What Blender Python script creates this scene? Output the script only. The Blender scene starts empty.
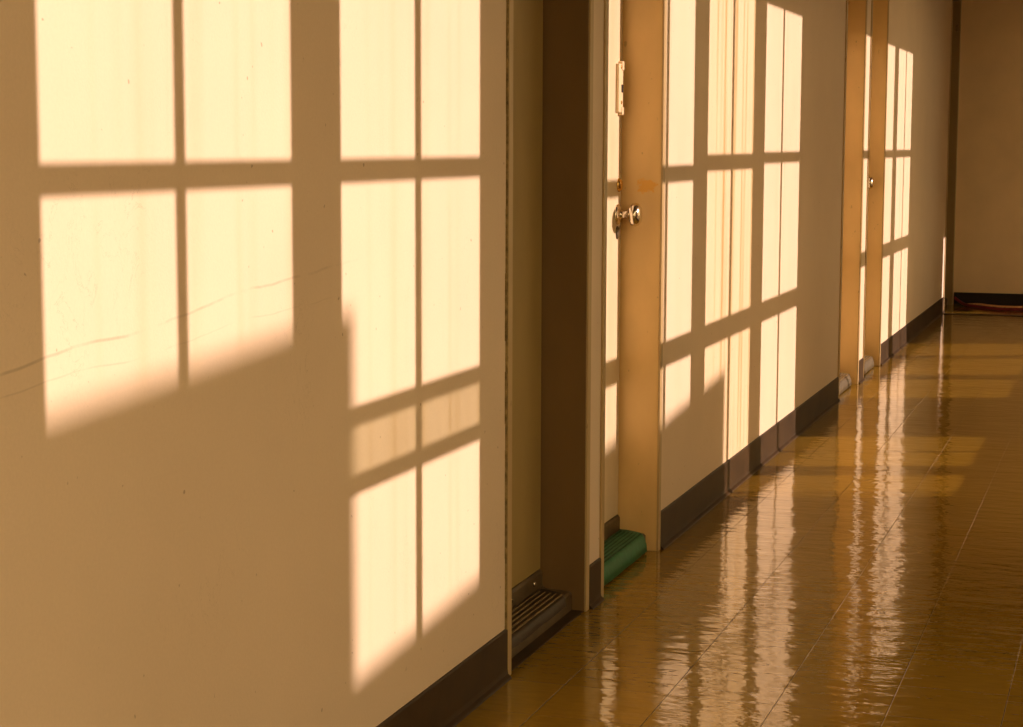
import bpy, bmesh, math, random
from mathutils import Matrix, Vector
random.seed(7)
S = bpy.context.scene
COL = S.collection

# ------------------------------------------------------------------ measures
CAMX, EYE = 1.3777, 1.25          # camera: distance from left wall, height
W = 1.75                          # corridor width
H = 2.55                          # ceiling
Y0, Y1 = -4.2, 15.32              # near wall, far wall
SY, SZ = 0.35, 0.35               # towards the sun, per metre of x
REC = 0.12                        # depth of the door recesses
TOPZ = 2.36                       # head of the door recesses
BB = 0.118                        # baseboard height

# ------------------------------------------------------------------ mesh helpers
class MB:
    def __init__(self): self.v = []; self.f = []; self.smooth = []
    def box(self, x0, x1, y0, y1, z0, z1):
        b = len(self.v)
        self.v += [(x, y, z) for z in (z0, z1) for y in (y0, y1) for x in (x0, x1)]
        for f in ((0,2,3,1), (4,5,7,6), (0,1,5,4), (2,6,7,3), (0,4,6,2), (1,3,7,5)):
            self.f.append(tuple(b+i for i in f)); self.smooth.append(False)
        return self
    def extrude_y(self, prof, y0, y1, smooth=False):
        """closed profile of (x, z) carried along y"""
        n = len(prof); b = len(self.v)
        self.v += [(x, y0, z) for x, z in prof] + [(x, y1, z) for x, z in prof]
        for i in range(n):
            j = (i+1) % n
            self.f.append((b+i, b+j, b+n+j, b+n+i)); self.smooth.append(smooth)
        self.f.append(tuple(b+i for i in range(n))[::-1]); self.smooth.append(False)
        self.f.append(tuple(b+n+i for i in range(n))); self.smooth.append(False)
        return self
    def prism_z(self, poly, z0, z1):
        n = len(poly); b = len(self.v)
        self.v += [(x, y, z0) for x, y in poly] + [(x, y, z1) for x, y in poly]
        for i in range(n):
            j = (i+1) % n
            self.f.append((b+i, b+j, b+n+j, b+n+i)); self.smooth.append(False)
        self.f.append(tuple(b+i for i in range(n))[::-1]); self.smooth.append(False)
        self.f.append(tuple(b+n+i for i in range(n))); self.smooth.append(False)
        return self
    def lathe_x(self, prof, x, y, z, n=32, sy=1.0):
        """profile of (distance along +x, radius)"""
        b = len(self.v)
        for d, r in prof:
            for k in range(n):
                a = 2*math.pi*k/n
                self.v.append((x+d, y+sy*r*math.cos(a), z+r*math.sin(a)))
        for i in range(len(prof)-1):
            for k in range(n):
                k2 = (k+1) % n
                self.f.append((b+i*n+k, b+i*n+k2, b+(i+1)*n+k2, b+(i+1)*n+k)); self.smooth.append(True)
        self.f.append(tuple(b+k for k in range(n))[::-1]); self.smooth.append(False)
        e = b+(len(prof)-1)*n
        self.f.append(tuple(e+k for k in range(n))); self.smooth.append(False)
        return self
    def tube(self, pts, r, n=10, sub=8):
        P = [Vector(p) for p in pts]
        path = []
        for i in range(len(P)-1):
            p0 = P[max(i-1, 0)]; p1 = P[i]; p2 = P[i+1]; p3 = P[min(i+2, len(P)-1)]
            for s in range(sub):
                t = s/sub
                path.append(0.5*((2*p1)+(p2-p0)*t+(2*p0-5*p1+4*p2-p3)*t*t+(3*p1-p0-3*p2+p3)*t**3))
        path.append(P[-1])
        b = len(self.v)
        for i, p in enumerate(path):
            d = (path[min(i+1, len(path)-1)]-path[max(i-1, 0)]).normalized()
            u = d.cross(Vector((0, 0, 1))).normalized(); w = u.cross(d)
            for k in range(n):
                a = 2*math.pi*k/n
                self.v.append(tuple(p+r*(math.cos(a)*u+math.sin(a)*w)))
        m = len(path)
        for i in range(m-1):
            for k in range(n):
                k2 = (k+1) % n
                self.f.append((b+i*n+k, b+i*n+k2, b+(i+1)*n+k2, b+(i+1)*n+k)); self.smooth.append(True)
        self.f.append(tuple(b+k for k in range(n))[::-1]); self.smooth.append(False)
        self.f.append(tuple(b+(m-1)*n+k for k in range(n))); self.smooth.append(False)
        return self
    def build(self, name, mat, parent=None, bevel=0.0, loc=None):
        """links ONE mesh object; vertices are given in room coordinates"""
        base = Vector(loc) if loc else (Vector(parent['base']) if parent else Vector((0, 0, 0)))
        me = bpy.data.meshes.new(name)
        me.from_pydata([tuple(Vector(p)-base) for p in self.v], [], self.f)
        for p, s in zip(me.polygons, self.smooth): p.use_smooth = s
        bm = bmesh.new(); bm.from_mesh(me)
        bmesh.ops.recalc_face_normals(bm, faces=bm.faces); bm.to_mesh(me); bm.free()
        me.materials.append(mat)
        o = bpy.data.objects.new(name, me); COL.objects.link(o)
        if parent:
            o.parent = parent
            o.location = base-Vector(parent['base'])
        else:
            o.location = base
        if bevel:
            m = o.modifiers.new('bevel', 'BEVEL'); m.width = bevel; m.segments = 2
            m.limit_method = 'ANGLE'
        o['base'] = tuple(base)
        return o

def empty(name, loc):
    o = bpy.data.objects.new(name, None); COL.objects.link(o)
    o.empty_display_size = .1; o.location = loc; o['base'] = tuple(loc)
    return o

def tag(o, label=None, cat=None, group=None, kind=None):
    if label: o['label'] = label
    if cat: o['category'] = cat
    if group: o['group'] = group
    if kind: o['kind'] = kind
    return o

def struct(o, label, cat):
    return tag(o, label, cat, kind='structure')

# ------------------------------------------------------------------ materials
class NT:
    def __init__(self, name):
        self.m = bpy.data.materials.new(name); self.m.use_nodes = True
        self.t = self.m.node_tree; self.n = self.t.nodes; self.n.clear()
        self.out = self.n.new('ShaderNodeOutputMaterial')
        tc = self.n.new('ShaderNodeTexCoord'); self.co = tc.outputs['Object']
        sp = self.n.new('ShaderNodeSeparateXYZ'); self.link(self.co, sp.inputs[0])
        self.x, self.y, self.z = sp.outputs
    def link(self, a, b): self.t.links.new(a, b)
    def put(self, sock, v):
        if hasattr(v, 'links') or isinstance(v, bpy.types.NodeSocket): self.link(v, sock)
        else: sock.default_value = v
    def math(self, op, a, b=None, c=None, clamp=False):
        n = self.n.new('ShaderNodeMath'); n.operation = op; n.use_clamp = clamp
        self.put(n.inputs[0], a)
        if b is not None: self.put(n.inputs[1], b)
        if c is not None: self.put(n.inputs[2], c)
        return n.outputs[0]
    def noise(self, scale, sc=(1, 1, 1), detail=3, rough=.55, off=(0, 0, 0), dist=0):
        mp = self.n.new('ShaderNodeMapping'); self.link(self.co, mp.inputs[0])
        mp.inputs['Scale'].default_value = sc; mp.inputs['Location'].default_value = off
        n = self.n.new('ShaderNodeTexNoise'); self.link(mp.outputs[0], n.inputs['Vector'])
        n.inputs['Scale'].default_value = scale; n.inputs['Detail'].default_value = detail
        n.inputs['Roughness'].default_value = rough; n.inputs['Distortion'].default_value = dist
        return n.outputs['Fac']
    def ramp(self, v, lo, hi, a=0., b=1.):
        n = self.n.new('ShaderNodeMapRange'); self.put(n.inputs[0], v)
        n.inputs[1].default_value = lo; n.inputs[2].default_value = hi
        n.inputs[3].default_value = a; n.inputs[4].default_value = b
        return n.outputs[0]
    def mix(self, fac, a, b):
        n = self.n.new('ShaderNodeMix'); n.data_type = 'RGBA'
        self.put(n.inputs[0], fac)
        for s, v in ((n.inputs[6], a), (n.inputs[7], b)):
            if isinstance(v, bpy.types.NodeSocket): self.link(v, s)
            else: s.default_value = (*v, 1)
        return n.outputs[2]
    def bump(self, h, strength, dist=.001):
        n = self.n.new('ShaderNodeBump'); n.inputs['Strength'].default_value = strength
        n.inputs['Distance'].default_value = dist; self.link(h, n.inputs['Height'])
        return n.outputs[0]
    def principled(self, col, rough=.6, spec=.4, metal=0., normal=None, coat=0.):
        n = self.n.new('ShaderNodeBsdfPrincipled')
        if isinstance(col, bpy.types.NodeSocket): self.link(col, n.inputs['Base Color'])
        else: n.inputs['Base Color'].default_value = (*col, 1)
        self.put(n.inputs['Roughness'], rough)
        n.inputs['Specular IOR Level'].default_value = spec
        n.inputs['Metallic'].default_value = metal
        n.inputs['Coat Weight'].default_value = coat
        if normal is not None: self.link(normal, n.inputs['Normal'])
        self.link(n.outputs[0], self.out.inputs[0])
        return self.m

def simple(name, col, rough=.6, spec=.4, metal=0., var=.15, scale=30, bump=0.):
    t = NT(name)
    f = t.noise(scale, detail=4)
    c = t.mix(t.ramp(f, .3, .7), tuple(v*(1-var) for v in col), tuple(min(1, v*(1+var)) for v in col))
    nm = t.bump(t.noise(scale*6), bump) if bump else None
    return t.principled(c, rough, spec, metal, nm)

WALLC = (.80, .655, .49)
DOORC = (.74, .62, .42)

def wall_material():
    t = NT('painted_wall')
    big = t.ramp(t.noise(2.2, detail=4), .3, .7)
    c = t.mix(big, tuple(v*.96 for v in WALLC), tuple(v*1.03 for v in WALLC))
    fine = t.ramp(t.noise(160, detail=2), .3, .7)
    c = t.mix(t.math('MULTIPLY', fine, .18), c, tuple(v*.80 for v in WALLC))
    # two long scuffs rubbed along the near stretch of wall
    for z0, k, w, d in ((.955, .075, .0020, .30), (.925, .05, .0012, .16)):
        wob = t.math('MULTIPLY', t.math('SUBTRACT', t.noise(1.7, (0, 1, 0), 4), .5), .05)
        line = t.math('ADD', t.math('MULTIPLY_ADD', t.math('SUBTRACT', t.y, 2.1), k, z0), wob)
        dist = t.math('ABSOLUTE', t.math('SUBTRACT', t.z, line))
        m = t.ramp(dist, w*.4, w*1.6, 1, 0)
        m = t.math('MULTIPLY', m, t.ramp(t.noise(9, (1, 1, .2), 3), .38, .62))
        m = t.math('MULTIPLY', m, t.ramp(t.y, 3.0, 3.3, 1, 0))
        c = t.mix(t.math('MULTIPLY', m, d), c, (.16, .10, .045))
    # scratches and little chips
    sc = t.noise(7, (1, 1.6, 1), 6, .6, dist=1.5)
    hair = t.ramp(t.math('ABSOLUTE', t.math('SUBTRACT', sc, .5)), 0, .004, 1, 0)
    hair = t.math('MULTIPLY', hair, t.ramp(t.noise(2.4, off=(3, 1, 2)), .56, .66))
    c = t.mix(t.math('MULTIPLY', hair, .32), c, (.25, .16, .075))
    spots = t.ramp(t.noise(55, detail=1, off=(4, 2, 9)), .76, .80)
    c = t.mix(t.math('MULTIPLY', spots, .5), c, (.22, .13, .06))
    nm = t.bump(t.noise(220, detail=3), .35, .0008)
    return t.principled(c, .62, .3, normal=nm)

def paint_material(name, col, rough=.42, chips=.0, stain=None):
    t = NT(name)
    c = t.mix(t.ramp(t.noise(9, (1, 1, .5), 5), .3, .7), tuple(v*.93 for v in col), tuple(v*1.05 for v in col))
    if chips:
        m = t.ramp(t.noise(38, (1, 1, .55), 3), .70, .735)
        c = t.mix(t.math('MULTIPLY', m, chips), c, (.16, .095, .035))
    if stain:   # a flaking patch of its own shape
        sx, sz, rx, rz = stain
        dx = t.math('DIVIDE', t.math('SUBTRACT', t.x, sx), rx)
        dz = t.math('DIVIDE', t.math('SUBTRACT', t.z, sz), rz)
        d = t.math('SQRT', t.math('ADD', t.math('MULTIPLY', dx, dx), t.math('MULTIPLY', dz, dz)))
        d = t.math('ADD', d, t.math('MULTIPLY', t.math('SUBTRACT', t.noise(60, detail=4), .5), 2.4))
        c = t.mix(t.ramp(d, .75, 1.0, .8, 0), c, (.80, .42, .06))
    nm = t.bump(t.noise(90, detail=3), .25, .0006)
    return t.principled(c, rough, .45, normal=nm)

def floor_material():
    t = NT('waxed_tile_floor')
    T = .2465
    gx = t.math('FRACT', t.math('DIVIDE', t.math('ADD', t.x, 10*T-.150), T))
    gy = t.math('FRACT', t.math('DIVIDE', t.math('ADD', t.y, 40*T-.187), T))
    ex = t.math('MINIMUM', gx, t.math('SUBTRACT', 1, gx))
    ey = t.math('MINIMUM', gy, t.math('SUBTRACT', 1, gy))
    jx = t.ramp(ex, .0025, .0065, 1, 0)
    jy = t.math('MULTIPLY', t.ramp(ey, .002, .006, 1, 0), .4)
    j = t.math('MAXIMUM', jx, jy)
    ix = t.math('FLOOR', t.math('DIVIDE', t.math('ADD', t.x, 10*T-.150), T))
    iy = t.math('FLOOR', t.math('DIVIDE', t.math('ADD', t.y, 40*T-.187), T))
    cb = t.n.new('ShaderNodeCombineXYZ'); t.link(ix, cb.inputs[0]); t.link(iy, cb.inputs[1])
    wn = t.n.new('ShaderNodeTexWhiteNoise'); t.link(cb.outputs[0], wn.inputs['Vector'])
    base = t.mix(wn.outputs['Value'], FLOORA, FLOORB)
    grain = t.ramp(t.noise(16, (1, 5, 1), 5), .35, .68)
    base = t.mix(t.math('MULTIPLY', grain, .45), base, FLOORC)
    c = t.mix(t.math('MULTIPLY', j, .8), base, (.035, .02, .006))
    # wax: shallow waves, long across the corridor and short along it
    wv = t.noise(1, (WVX, WVY, 1), 3, .55)
    wv2 = t.noise(1, (2.2, 4.5, 1), 2, .5, off=(5, 3, 0))
    hh = t.math('ADD', t.math('MULTIPLY', wv, WA), t.math('MULTIPLY', wv2, WB))
    hh = t.math('SUBTRACT', hh, t.math('MULTIPLY', j, .35))
    nm = t.bump(hh, 1.0, .001)
    r = t.ramp(t.noise(5, (1, 3, 1), 4), .3, .7, ROUGH*.8, ROUGH*1.3)
    m = t.principled(c, r, SPEC, normal=nm)
    for n in t.n:
        if n.type == 'BSDF_PRINCIPLED': n.inputs['Specular Tint'].default_value = (.98, .92, .36, 1); n.inputs['IOR'].default_value = 1.58
    return m

def glass_material(name, tint, streak):
    t = NT(name)
    s = t.noise(1, (1, 26, .35), 4, .6)
    c = t.mix(t.ramp(s, .5, .72, 0, streak), tint, tuple(v*k for v, k in zip(tint, (.72, .62, .42))))
    tr = t.n.new('ShaderNodeBsdfTransparent'); t.link(c, tr.inputs[0])
    gl = t.n.new('ShaderNodeBsdfGlossy'); gl.inputs['Roughness'].default_value = .02
    mx = t.n.new('ShaderNodeMixShader'); mx.inputs[0].default_value = .05
    t.link(tr.outputs[0], mx.inputs[1]); t.link(gl.outputs[0], mx.inputs[2])
    t.link(mx.outputs[0], t.out.inputs[0])
    return t.m

FLOORA, FLOORB, FLOORC = (.275, .160, .013), (.315, .185, .017), (.21, .120, .010)
WVX, WVY, WA, WB = 9, 20, 1.9, 3.0
ROUGH, SPEC = .055, 1.0

M_wall = wall_material()
M_end = simple('end_wall_paint', (.88, .66, .38), .55, .4, var=.05, scale=4, bump=.1)
M_casing = paint_material('casing_paint', (.50, .36, .17), .40, chips=.35)
M_frame = paint_material('frame_paint', (.79, .545, .225), .40, chips=.35)
M_shadeframe = paint_material('shaded_frame_paint', (.195, .115, .038), .45, chips=.3)  # frame colour darkened to carry the shade on the unlit jamb
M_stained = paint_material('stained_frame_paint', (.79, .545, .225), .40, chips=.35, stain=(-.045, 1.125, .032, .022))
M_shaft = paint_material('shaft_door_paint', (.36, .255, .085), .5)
M_door = paint_material('door_paint', DOORC, .45)
M_pale = paint_material('latch_paint', (.80, .64, .40), .4)
M_base = simple('vinyl_baseboard', (.045, .024, .009), .5, .25, var=.3, scale=7, bump=.1)
M_endbase = simple('end_baseboard', (.018, .010, .007), .5, .3, var=.2)
M_kick = simple('worn_metal_sill', (.11, .072, .03), .45, .5, var=.25, scale=20)
M_seal = simple('old_sealant', (.26, .19, .08), .8, .2, var=.5, scale=60)
M_chrome = simple('tarnished_chrome', (.78, .70, .58), .16, .5, metal=1., var=.08)
M_brass = simple('worn_brass', (.80, .50, .15), .25, .5, metal=1., var=.2, scale=90)
M_green = simple('green_rubber', (.028, .165, .068), .55, .4, var=.2, scale=45, bump=.3)
M_groove = simple('dark_green_rubber', (.012, .075, .032), .6, .3, var=.2, scale=45)
M_brown = simple('brown_rubber', (.036, .021, .009), .5, .4, var=.35, scale=30, bump=.3)
M_rib = simple('worn_rib', (.21, .14, .052), .5, .4, var=.35, scale=50)
M_tan = simple('tan_rubber', (.115, .088, .048), .55, .4, var=.25, scale=45, bump=.3)
M_hose = simple('dark_red_rubber', (.20, .018, .030), .38, .5, var=.35, scale=40)
M_cord = simple('pale_orange_cord', (.80, .44, .20), .6, .3, var=.3, scale=60)
M_floor = floor_material()
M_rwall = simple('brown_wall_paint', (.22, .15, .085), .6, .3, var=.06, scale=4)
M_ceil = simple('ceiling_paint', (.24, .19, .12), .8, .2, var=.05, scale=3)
M_metal = simple('window_aluminium', (.46, .40, .30), .4, .5, var=.1)
M_out = simple('outside_plaster', (.30, .22, .14), .8, .2, var=.1, scale=2)
M_ground = simple('outside_ground', (.17, .135, .08), .9, .2, var=.2, scale=1)
M_glass = glass_material('window_glass', (.97, .96, .93), .14)
M_dirty = glass_material('streaked_glass', (.97, .95, .88), 1.0)
M_dim = glass_material('frosted_glass', (.62, .62, .54), .4)

# ------------------------------------------------------------------ the left wall and its doors
# (near inner jamb, far inner jamb) of every recess
FT = .030                                       # width of a frame's face
DOORS = [(4.172, 4.812), (4.990, 5.618), (9.335, 9.985), (10.225, 10.870), (14.60, 15.28)]
PROUD = .006

wl = MB()
segs = []
edge = Y0
for a, b in DOORS:
    segs.append((edge, a-FT)); edge = b+FT
segs.append((edge, Y1))
for s0, s1 in segs:
    if s1-s0 > .004: wl.box(-.22, 0, s0, s1, 0, H)
for a, b in DOORS:
    wl.box(-.22, 0, a-FT, b+FT, TOPZ+FT, H)         # above the frame
    wl.box(-.22, -.17, a-FT, b+FT, 0, TOPZ+FT)      # behind the door
struct(wl.build('wall_left', M_wall), 'cream painted corridor wall crossed by window shaped patches of sunlight', 'wall')

bl = ['near stretch of dark vinyl baseboard before the first recess', 'short dark baseboard on the narrow pier between two doors',
      'long dark baseboard between the green mat doorway and the far pair of doors', 'tiny baseboard on the far narrow pier',
      'dark baseboard running from the far doors into the corner']
k = 0
for s0, s1 in segs:
    if s1-s0 < .05: continue
    m = MB()
    m.extrude_y([(0, 0), (.017, 0), (.015, .004), (.0075, .010), (.006, .02), (.006, BB-.004), (.004, BB), (0, BB)], s0+.0005, s1-.0005)
    struct(m.build('baseboard_left', M_base), bl[min(k, 4)], 'baseboard'); k += 1

def build_door(i, label, leaf_mat, frame_mat, sill_mat):
    a, b = DOORS[i]
    d = empty('door_%d' % (i+1), (0, (a+b)/2, 0))
    struct(d, label, 'door')
    f = MB()
    f.box(-.165, 0, a-FT, a, 0, TOPZ)
    f.box(-.165, 0, b, b+FT, 0, TOPZ)
    f.box(-.165, 0, a-FT, b+FT, TOPZ, TOPZ+FT)
    cs = MB()
    cs.box(0, PROUD, a-FT, a, 0, TOPZ+FT).box(0, PROUD, b, b+FT, 0, TOPZ+FT).box(0, PROUD, a, b, TOPZ, TOPZ+FT)
    cs.build('door_casing', M_casing, d, bevel=.0015)
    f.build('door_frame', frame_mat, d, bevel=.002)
    l = MB().box(-.152, -REC, a+.004, b-.011, .112, TOPZ-.004)
    lf = l.build('door_leaf', leaf_mat, d, bevel=.0015)
    s = MB().extrude_y([(-.160, 0), (-.034, 0), (-.034, .048), (-.040, .054), (-.112, .058), (-.1125, .062), (-.117, .064), (-.117, .100), (-.122, .108), (-.160, .108)], a+.002, b-.002)
    sl = s.build('door_sill', sill_mat, d)
    return d, lf, sl

D1, L1, S1 = build_door(0, 'nearest door, olive and unlit, set in a dark recess', M_shaft, M_shadeframe, M_kick)
D2, L2, S2 = build_door(1, 'sunlit door with chrome knob above the green mat', M_door, M_stained, M_kick)
D3, L3, S3 = build_door(2, 'nearer door of the far pair, showing only its orange jamb', M_door, M_frame, M_kick)
D4, L4, S4 = build_door(3, 'farther door of the far pair with a small round knob', M_door, M_frame, M_kick)
D5, L5, S5 = build_door(4, 'last door in the corner, its frame coloured dark for shade', M_shaft, paint_material('shaded_corner_frame_paint', (.30, .20, .075), .45, chips=.3), M_kick)  # shade of the unlit corner jamb is put into this frame colour

# screws on the nearest sill, latch hole in its leaf, old sealant beside the frames
for y in (4.535, 4.735):
    MB().lathe_x([(0, .0075), (.003, .007), (.005, .004)], -.1175, y, .084, 16).build('sill_screw', M_chrome, S1)
MB().box(-.1205, -.116, 4.512, 4.532, 1.490, 1.525).build('latch_hole', M_endbase, L1)
for d, y in ((D1, DOORS[0][0]-FT),):
    m = MB()
    z = 0.02
    while z < TOPZ:
        h = random.uniform(.05, .22); w = random.uniform(.005, .010)
        m.box(.0, .0045, y-w, y+.0002, z, min(z+h, TOPZ)); z += h
    m.build('sealant', M_seal, d)

def knob(leaf, y, z, plate=True):
    kb = MB().lathe_x([(0, .031), (.004, .031), (.008, .027), (.011, .015), (.014, .0115), (.032, .0115), (.036, .016),
                       (.041, .025), (.049, .034), (.058, .036), (.066, .033), (.072, .025), (.075, .012)], -REC, y, z, 36)
    o = kb.build('door_knob', M_chrome, leaf)
    if plate:
        MB().lathe_x([(0, .020), (.003, .020), (.006, .014)], -REC, y, z-.055, 24, .62).build('keyhole_plate', M_kick, leaf)
    return o

knob(L2, 5.560, 1.040)
MB().lathe_x([(0, .021), (.003, .021), (.006, .017), (.010, .014), (.012, .006)], -REC, 5.575, 1.128, 28).build('lock_cylinder', M_brass, L2)
lc = MB()
lc.box(-REC, -.110, 5.532, 5.584, 1.345, 1.490)
lc.box(-REC, -.107, 5.562, 5.594, 1.470, 1.498)
lc.box(-REC, -.107, 5.562, 5.594, 1.337, 1.362)
lco = lc.build('latch_case', M_pale, L2, bevel=.003)
MB().box(-.1105, -.1085, 5.560, 5.578, 1.405, 1.428).build('latch_slot', M_endbase, lco)
for z in (1.375, 1.480):
    MB().lathe_x([(0, .006), (.002, .005)], -.1102, 5.560, z, 14).build('latch_screw', M_brass, lco)
knob(L4, 10.80, 1.040, False)
MB().lathe_x([(0, .02), (.010, .02), (.016, .012)], -REC, 10.81, 1.128, 20).build('lock_cylinder', M_brass, L4)
MB().box(-.03, -.012, 15.276, 15.284, 2.13, 2.18).build('strike_plate', M_chrome, D5)

# ------------------------------------------------------------------ ribbed mats on the steps of the recesses
def ribbed_mat(i, y0, y1, mat, ribmat, label, x1, zt, front, ribs, bulge=.0):
    """rubber mat laid over the step below a door: flat top, rounded nose, front flap"""
    t = empty('ribbed_mat', (-.075, (y0+y1)/2, 0))
    tag(t, label, 'mat', 'ribbed mats on the steps of the door recesses')
    th = .006
    x0 = -.1115
    outer = [(x0, zt+th+.004), (x0+.02, zt+th+.003), (x1-.016, zt+th), (x1-.006, zt+th-.003), (x1+.001, zt+th-.010), (x1+.004+bulge, zt*.55), (x1+.005+bulge*1.3, front)]
    inner = [(x1+.001, front), (-.0335, zt*.55), (-.0335, zt-.006), (-.0395, zt+.0006), (x0, zt+.0046)]
    m = MB()
    NY = 24; prof = outer+inner; n = len(prof)
    rows = []
    for r in range(NY+1):
        v = r/NY; y = y0+(y1-y0)*v
        e = max(0, (v-.93)/.07)                       # far corner worn round
        row = []
        for k, (x, z) in enumerate(prof):
            f = max(0, min(1, (x-x0)/(x1-x0)))
            yy = y-.030*e*max(0, f-.45)*1.8
            wob = .0016*math.sin(17*v+5*f)*(1 if k < len(outer) else 0)
            row.append((x, yy, z+max(0, wob)))
        rows.append(row)
    for row in rows: m.v += row
    for r in range(NY):
        for k in range(n):
            k2 = (k+1) % n
            m.f.append((r*n+k, r*n+k2, (r+1)*n+k2, (r+1)*n+k)); m.smooth.append(k < len(outer)-1)
    m.f.append(tuple(range(n))[::-1]); m.smooth.append(False)
    m.f.append(tuple(NY*n+k for k in range(n))); m.smooth.append(False)
    m.build('mat_sheet', mat, t)
    for q in range(ribs):
        x = x0+.008+(x1-.010-x0-.008)*q/(ribs-1)
        z = zt+th+.0035-.004*q/(ribs-1)
        MB().tube([(x, y0+.003, z), (x, y0+(y1-y0)*.33, z+.001), (x, y0+(y1-y0)*.66, z), (x, y1-.03, z)], .0027, 8, 8).build('rib', ribmat, t)
    return t

ribbed_mat(1, 4.996, 5.610, M_green, M_groove, 'green ribbed rubber mat on the step of the knobbed door', -.030, .0545, .006, 6, .004)
ribbed_mat(0, 4.178, 4.770, M_brown, M_rib, 'dark brown mat with worn tan ribs on the step of the nearest door', -.032, .0545, .030, 5)
ribbed_mat(2, 9.341, 9.94, M_tan, M_rib, 'dull tan ribbed mat in the nearer recess of the far pair of doors', -.026, .0545, .004, 6, .004)
ribbed_mat(3, 10.231, 10.83, M_tan, M_rib, 'dull tan ribbed mat in the farther recess of the far pair of doors', -.026, .0545, .004, 6, .004)
st = MB().extrude_y([(-.0335, 0), (-.002, 0), (-.002, .002), (-.008, .004), (-.0335, .004)], 4.176, 4.808)
struct(st.build('trim_1', M_base), 'dark flat floor strip in front of the brown ribbed mat', 'trim')

# ------------------------------------------------------------------ floor, far end, ceiling
fl = MB().box(-.22, W+.1, Y0-.1, Y1+.1, -.1, 0)
struct(fl.build('floor', M_floor), 'glossy olive brown tiled corridor floor reflecting the sunlit wall', 'floor')
struct(MB().box(-.22, W+.1, Y1, Y1+.1, 0, H).build('wall_far', M_end), 'dim brown end wall closing the corridor', 'wall')
struct(MB().box(-.22, W+.1, Y0-.1, Y0, 0, H).build('wall_near', M_wall), 'cream wall behind the viewpoint', 'wall')
struct(MB().box(-.22, W+.1, Y0-.1, Y1+.1, H, H+.1).build('ceiling', M_ceil), 'plain pale corridor ceiling', 'ceiling')
struct(MB().box(.012, W, Y1-.012, Y1, 0, .098).build('baseboard_far', M_endbase, bevel=.002), 'black baseboard along the end wall', 'baseboard')
struct(MB().extrude_y([(0.019, 0), (W, 0), (W, .004), (0.019, .004)], 14.40, 14.47).build('trim_2', M_base), 'thin dark threshold strip crossing the floor before the end wall', 'trim')

hz = MB().tube([(.004+.02, 15.262, .060), (.06, 15.235, .034), (.12, 15.16, .014), (.20, 15.06, .012), (.30, 14.95, .012),
                (.40, 14.87, .012), (.52, 14.86, .012), (.68, 14.95, .012), (.9, 15.06, .012), (1.2, 15.12, .012)], .0115, 12, 8)
hb = empty('hose_bundle', (.3, 14.95, 0))
tag(hb, 'dark red hose with a pale orange cord on it along the black end baseboard', 'hose')
hz.build('hose', M_hose, hb)
cd = MB().tube([(.10, 15.215, .010), (.16, 15.13, .022), (.22, 15.04, .031), (.30, 14.954, .0315), (.40, 14.878, .0315), (.52, 14.868, .0315),
                (.66, 14.942, .0315), (.80, 15.10, .012), (1.0, 15.16, .0075)], .0075, 10, 8)
tag(cd.build('cord', M_cord, hb), 'pale orange cord')

# ------------------------------------------------------------------ right wall: the windows the sun comes through
TH = .05
SILL = (W-.785)*SZ
TOP = 1.785+W*SZ
def rz(z): return z+W*SZ
def ry(y): return y+W*SY
# pattern each window throws on the left wall: (start, end, middle bar start, end)
WIN = []
for k in range(4):  # out-of-view windows added to brighten the near stretch of wall
    g = -3.30+k*1.1
    WIN.append((g, g+1.02, g+.49, g+.522))
WIN += [(1.18, 1.97, 1.56, 1.592), (2.194, 2.977, 2.567, 2.598), (3.191, 3.955, 3.565, 3.598),
        (5.270, 6.058, 5.680, 5.712), (6.271, 7.056, 6.657, 6.690), (7.284, 8.078, 7.640, 7.672),
        (9.42, 10.20, 9.80, 9.832), (10.42, 11.262, 10.84, 10.872), (11.453, 12.165, 11.810, 11.842)]
wr = MB()
opens = [(ry(a), ry(b)+SY*TH, SILL, TOP+SZ*TH+(.03 if a > 9 else 0)) for a, b, _, _ in WIN]
opens.append((14.44, 14.93, SILL, TOP))  # opening added to let sky light onto the end wall
opens.append((ry(14.46), ry(14.645), rz(-.11), rz(.58)))
edge = Y0
for a, b, z0, z1 in opens:
    wr.box(W, W+TH, edge, a, 0, H)
    wr.box(W, W+TH, a, b, 0, z0)
    wr.box(W, W+TH, a, b, z1, H)
    edge = b
wr.box(W, W+TH, edge, Y1, 0, H)
struct(wr.build('wall_right', M_rwall), 'corridor wall pierced by rows of tall windows', 'wall')

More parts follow.
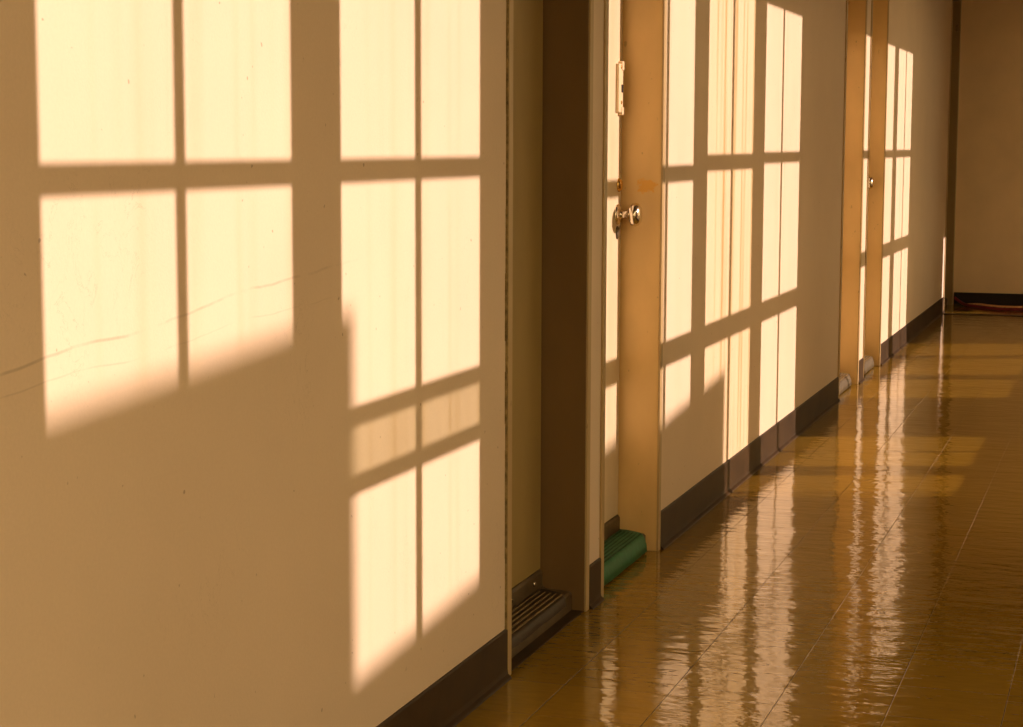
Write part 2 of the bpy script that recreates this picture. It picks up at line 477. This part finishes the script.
for i, (a, b, m0, m1) in enumerate(WIN):
    y0, y1 = ry(a), ry(b)+SY*TH
    e = empty('window_%d' % (i+1), (W+.025, (y0+y1)/2, SILL))
    tag(struct(e, 'tall two light window in the right hand corridor wall', 'window'), group='windows along the right hand wall')
    fx0, fx1 = W+.012, W+.022
    off = SY*.012                                    # the bars sit a little behind the wall face
    fr = MB()
    fr.box(fx0, fx1, ry(m0)+off, ry(m1)+off, SILL, TOP+SZ*TH+(.03 if a > 9 else 0))
    fr.build('mullion', M_metal, e)
    rl = MB()
    r0, r1 = {7: (1.136, 1.186), 8: (1.164, 1.218)}.get(i, (1.181, 1.223))
    rl.box(fx0, fx1, y0, y1, rz(r0)+off, rz(r1)+off)
    if i == 6:
        rl.box(fx0, fx1, y0, y1, rz(.597)+off, rz(.633)+off)
        rl.box(fx0, fx1, y0, y1, rz(.726)+off, rz(.763)+off)
    else:
        up_ = .045 if a > 9 else 0               # the far windows sit a little higher
        rl.box(fx0, fx1, y0, y1, rz(.568+up_)+off, rz(.645+up_)+off)
    rl.build('rail', M_metal, e)
    gx = W+.016
    if i == 6:
        parts = [(SILL, rz(.615), M_glass), (rz(.615), rz(.745), M_dim), (rz(.745), TOP+SZ*TH, M_glass)]
    else:
        parts = [(SILL, TOP+SZ*TH+(.03 if a > 9 else 0), M_dirty if i == 8 else M_glass)]
    for z0, z1, gm in parts:
        MB().box(gx, gx+.002, y0, y1, z0, z1).build('pane', gm, e)

# neighbouring roofline outside: its stepped top cuts the low sun
def along(y, z, t): return (t, y+SY*t, z+SZ*t)
nb = MB()
def block(ya, za, yb, zb, t):
    """wall of a neighbouring block whose level top edge throws the line (ya,za)-(yb,zb)"""
    tb = t-(zb-za)/SZ
    p = along(ya, za, t); q = along(yb, zb, tb)
    dx, dy = q[0]-p[0], q[1]-p[1]
    L = math.hypot(dx, dy); nx, ny = dy/L, -dx/L
    th = .01
    nb.prism_z([(p[0], p[1]), (q[0], q[1]), (q[0]+nx*th, q[1]+ny*th), (p[0]+nx*th, p[1]+ny*th)], -3.0, p[2])
block(-4.5, .512, 3.243, .943, 9.0)
block(3.15, .230, 6.605, .452, 7.5)
struct(nb.build('wall_outside', M_out), 'stepped neighbouring wall outside the windows', 'wall')
up = MB().box(9.0, 9.3, 4.5, 50, 5.24, 22.0).box(5.0, 5.3, 14.2, 16.12, -3.0, 3.8)  # added blockers: slab dims the far sky, tower stops sun through the end opening
struct(up.build('wall_outside', M_out), 'unseen slab and tower added outside to cut sky and sun', 'wall')
struct(MB().box(W+.3, 60, -40, 60, -3.1, -3.0).build('floor_outside', M_ground), 'bare ground outside the windows', 'ground')

# ------------------------------------------------------------------ light
sd = Vector((1, SY, SZ)).normalized()
sun = bpy.data.lights.new('sun', 'SUN'); sun.energy = 7.0; sun.angle = math.radians(.45); sun.color = (.92, .675, .59)
so = bpy.data.objects.new('sun', sun); COL.objects.link(so)
so.rotation_euler = sd.to_track_quat('Z', 'Y').to_euler()
so.location = (12, 8, 6)

w = bpy.data.worlds.new('sky'); S.world = w; w.use_nodes = True
nt = w.node_tree; nt.nodes.clear()
o = nt.nodes.new('ShaderNodeOutputWorld'); bg = nt.nodes.new('ShaderNodeBackground')
tc = nt.nodes.new('ShaderNodeTexCoord'); sp = nt.nodes.new('ShaderNodeSeparateXYZ')
cr = nt.nodes.new('ShaderNodeValToRGB')
nt.links.new(tc.outputs['Generated'], sp.inputs[0]); nt.links.new(sp.outputs[2], cr.inputs[0])
cr.color_ramp.elements[0].color = (1.0, .72, .36, 1); cr.color_ramp.elements[1].color = (.80, .66, .45, 1)
nt.links.new(cr.outputs[0], bg.inputs[0]); bg.inputs[1].default_value = 2.85
nt.links.new(bg.outputs[0], o.inputs[0])

# ------------------------------------------------------------------ camera
R = ((0.94967058, 0.03883305, -0.31083402), (0.3132355, -0.10805507, 0.94350815), (0.00305211, -0.99338618, -0.11478061))
cam = bpy.data.cameras.new('camera'); co = bpy.data.objects.new('camera', cam); COL.objects.link(co)
rot = Matrix(((R[0][0], -R[0][1], -R[0][2]), (R[1][0], -R[1][1], -R[1][2]), (R[2][0], -R[2][1], -R[2][2])))
co.matrix_world = Matrix.Translation((CAMX, 0, EYE)) @ rot.to_4x4()
cam.sensor_width = 36; cam.lens = 1899.15/1023*36; cam.clip_start = .05; cam.clip_end = 200
S.camera = co

for ob in list(S.objects):
    if 'base' in ob.keys(): del ob['base']
vs = S.view_settings
S.display_settings.display_device = 'sRGB'
vs.view_transform = 'Standard'; vs.look = 'None'; vs.gamma = 1; vs.exposure = 0; vs.use_curve_mapping = False
S.cycles.max_bounces = 16; S.cycles.diffuse_bounces = 10; S.cycles.transparent_max_bounces = 16
S.cycles.caustics_reflective = True
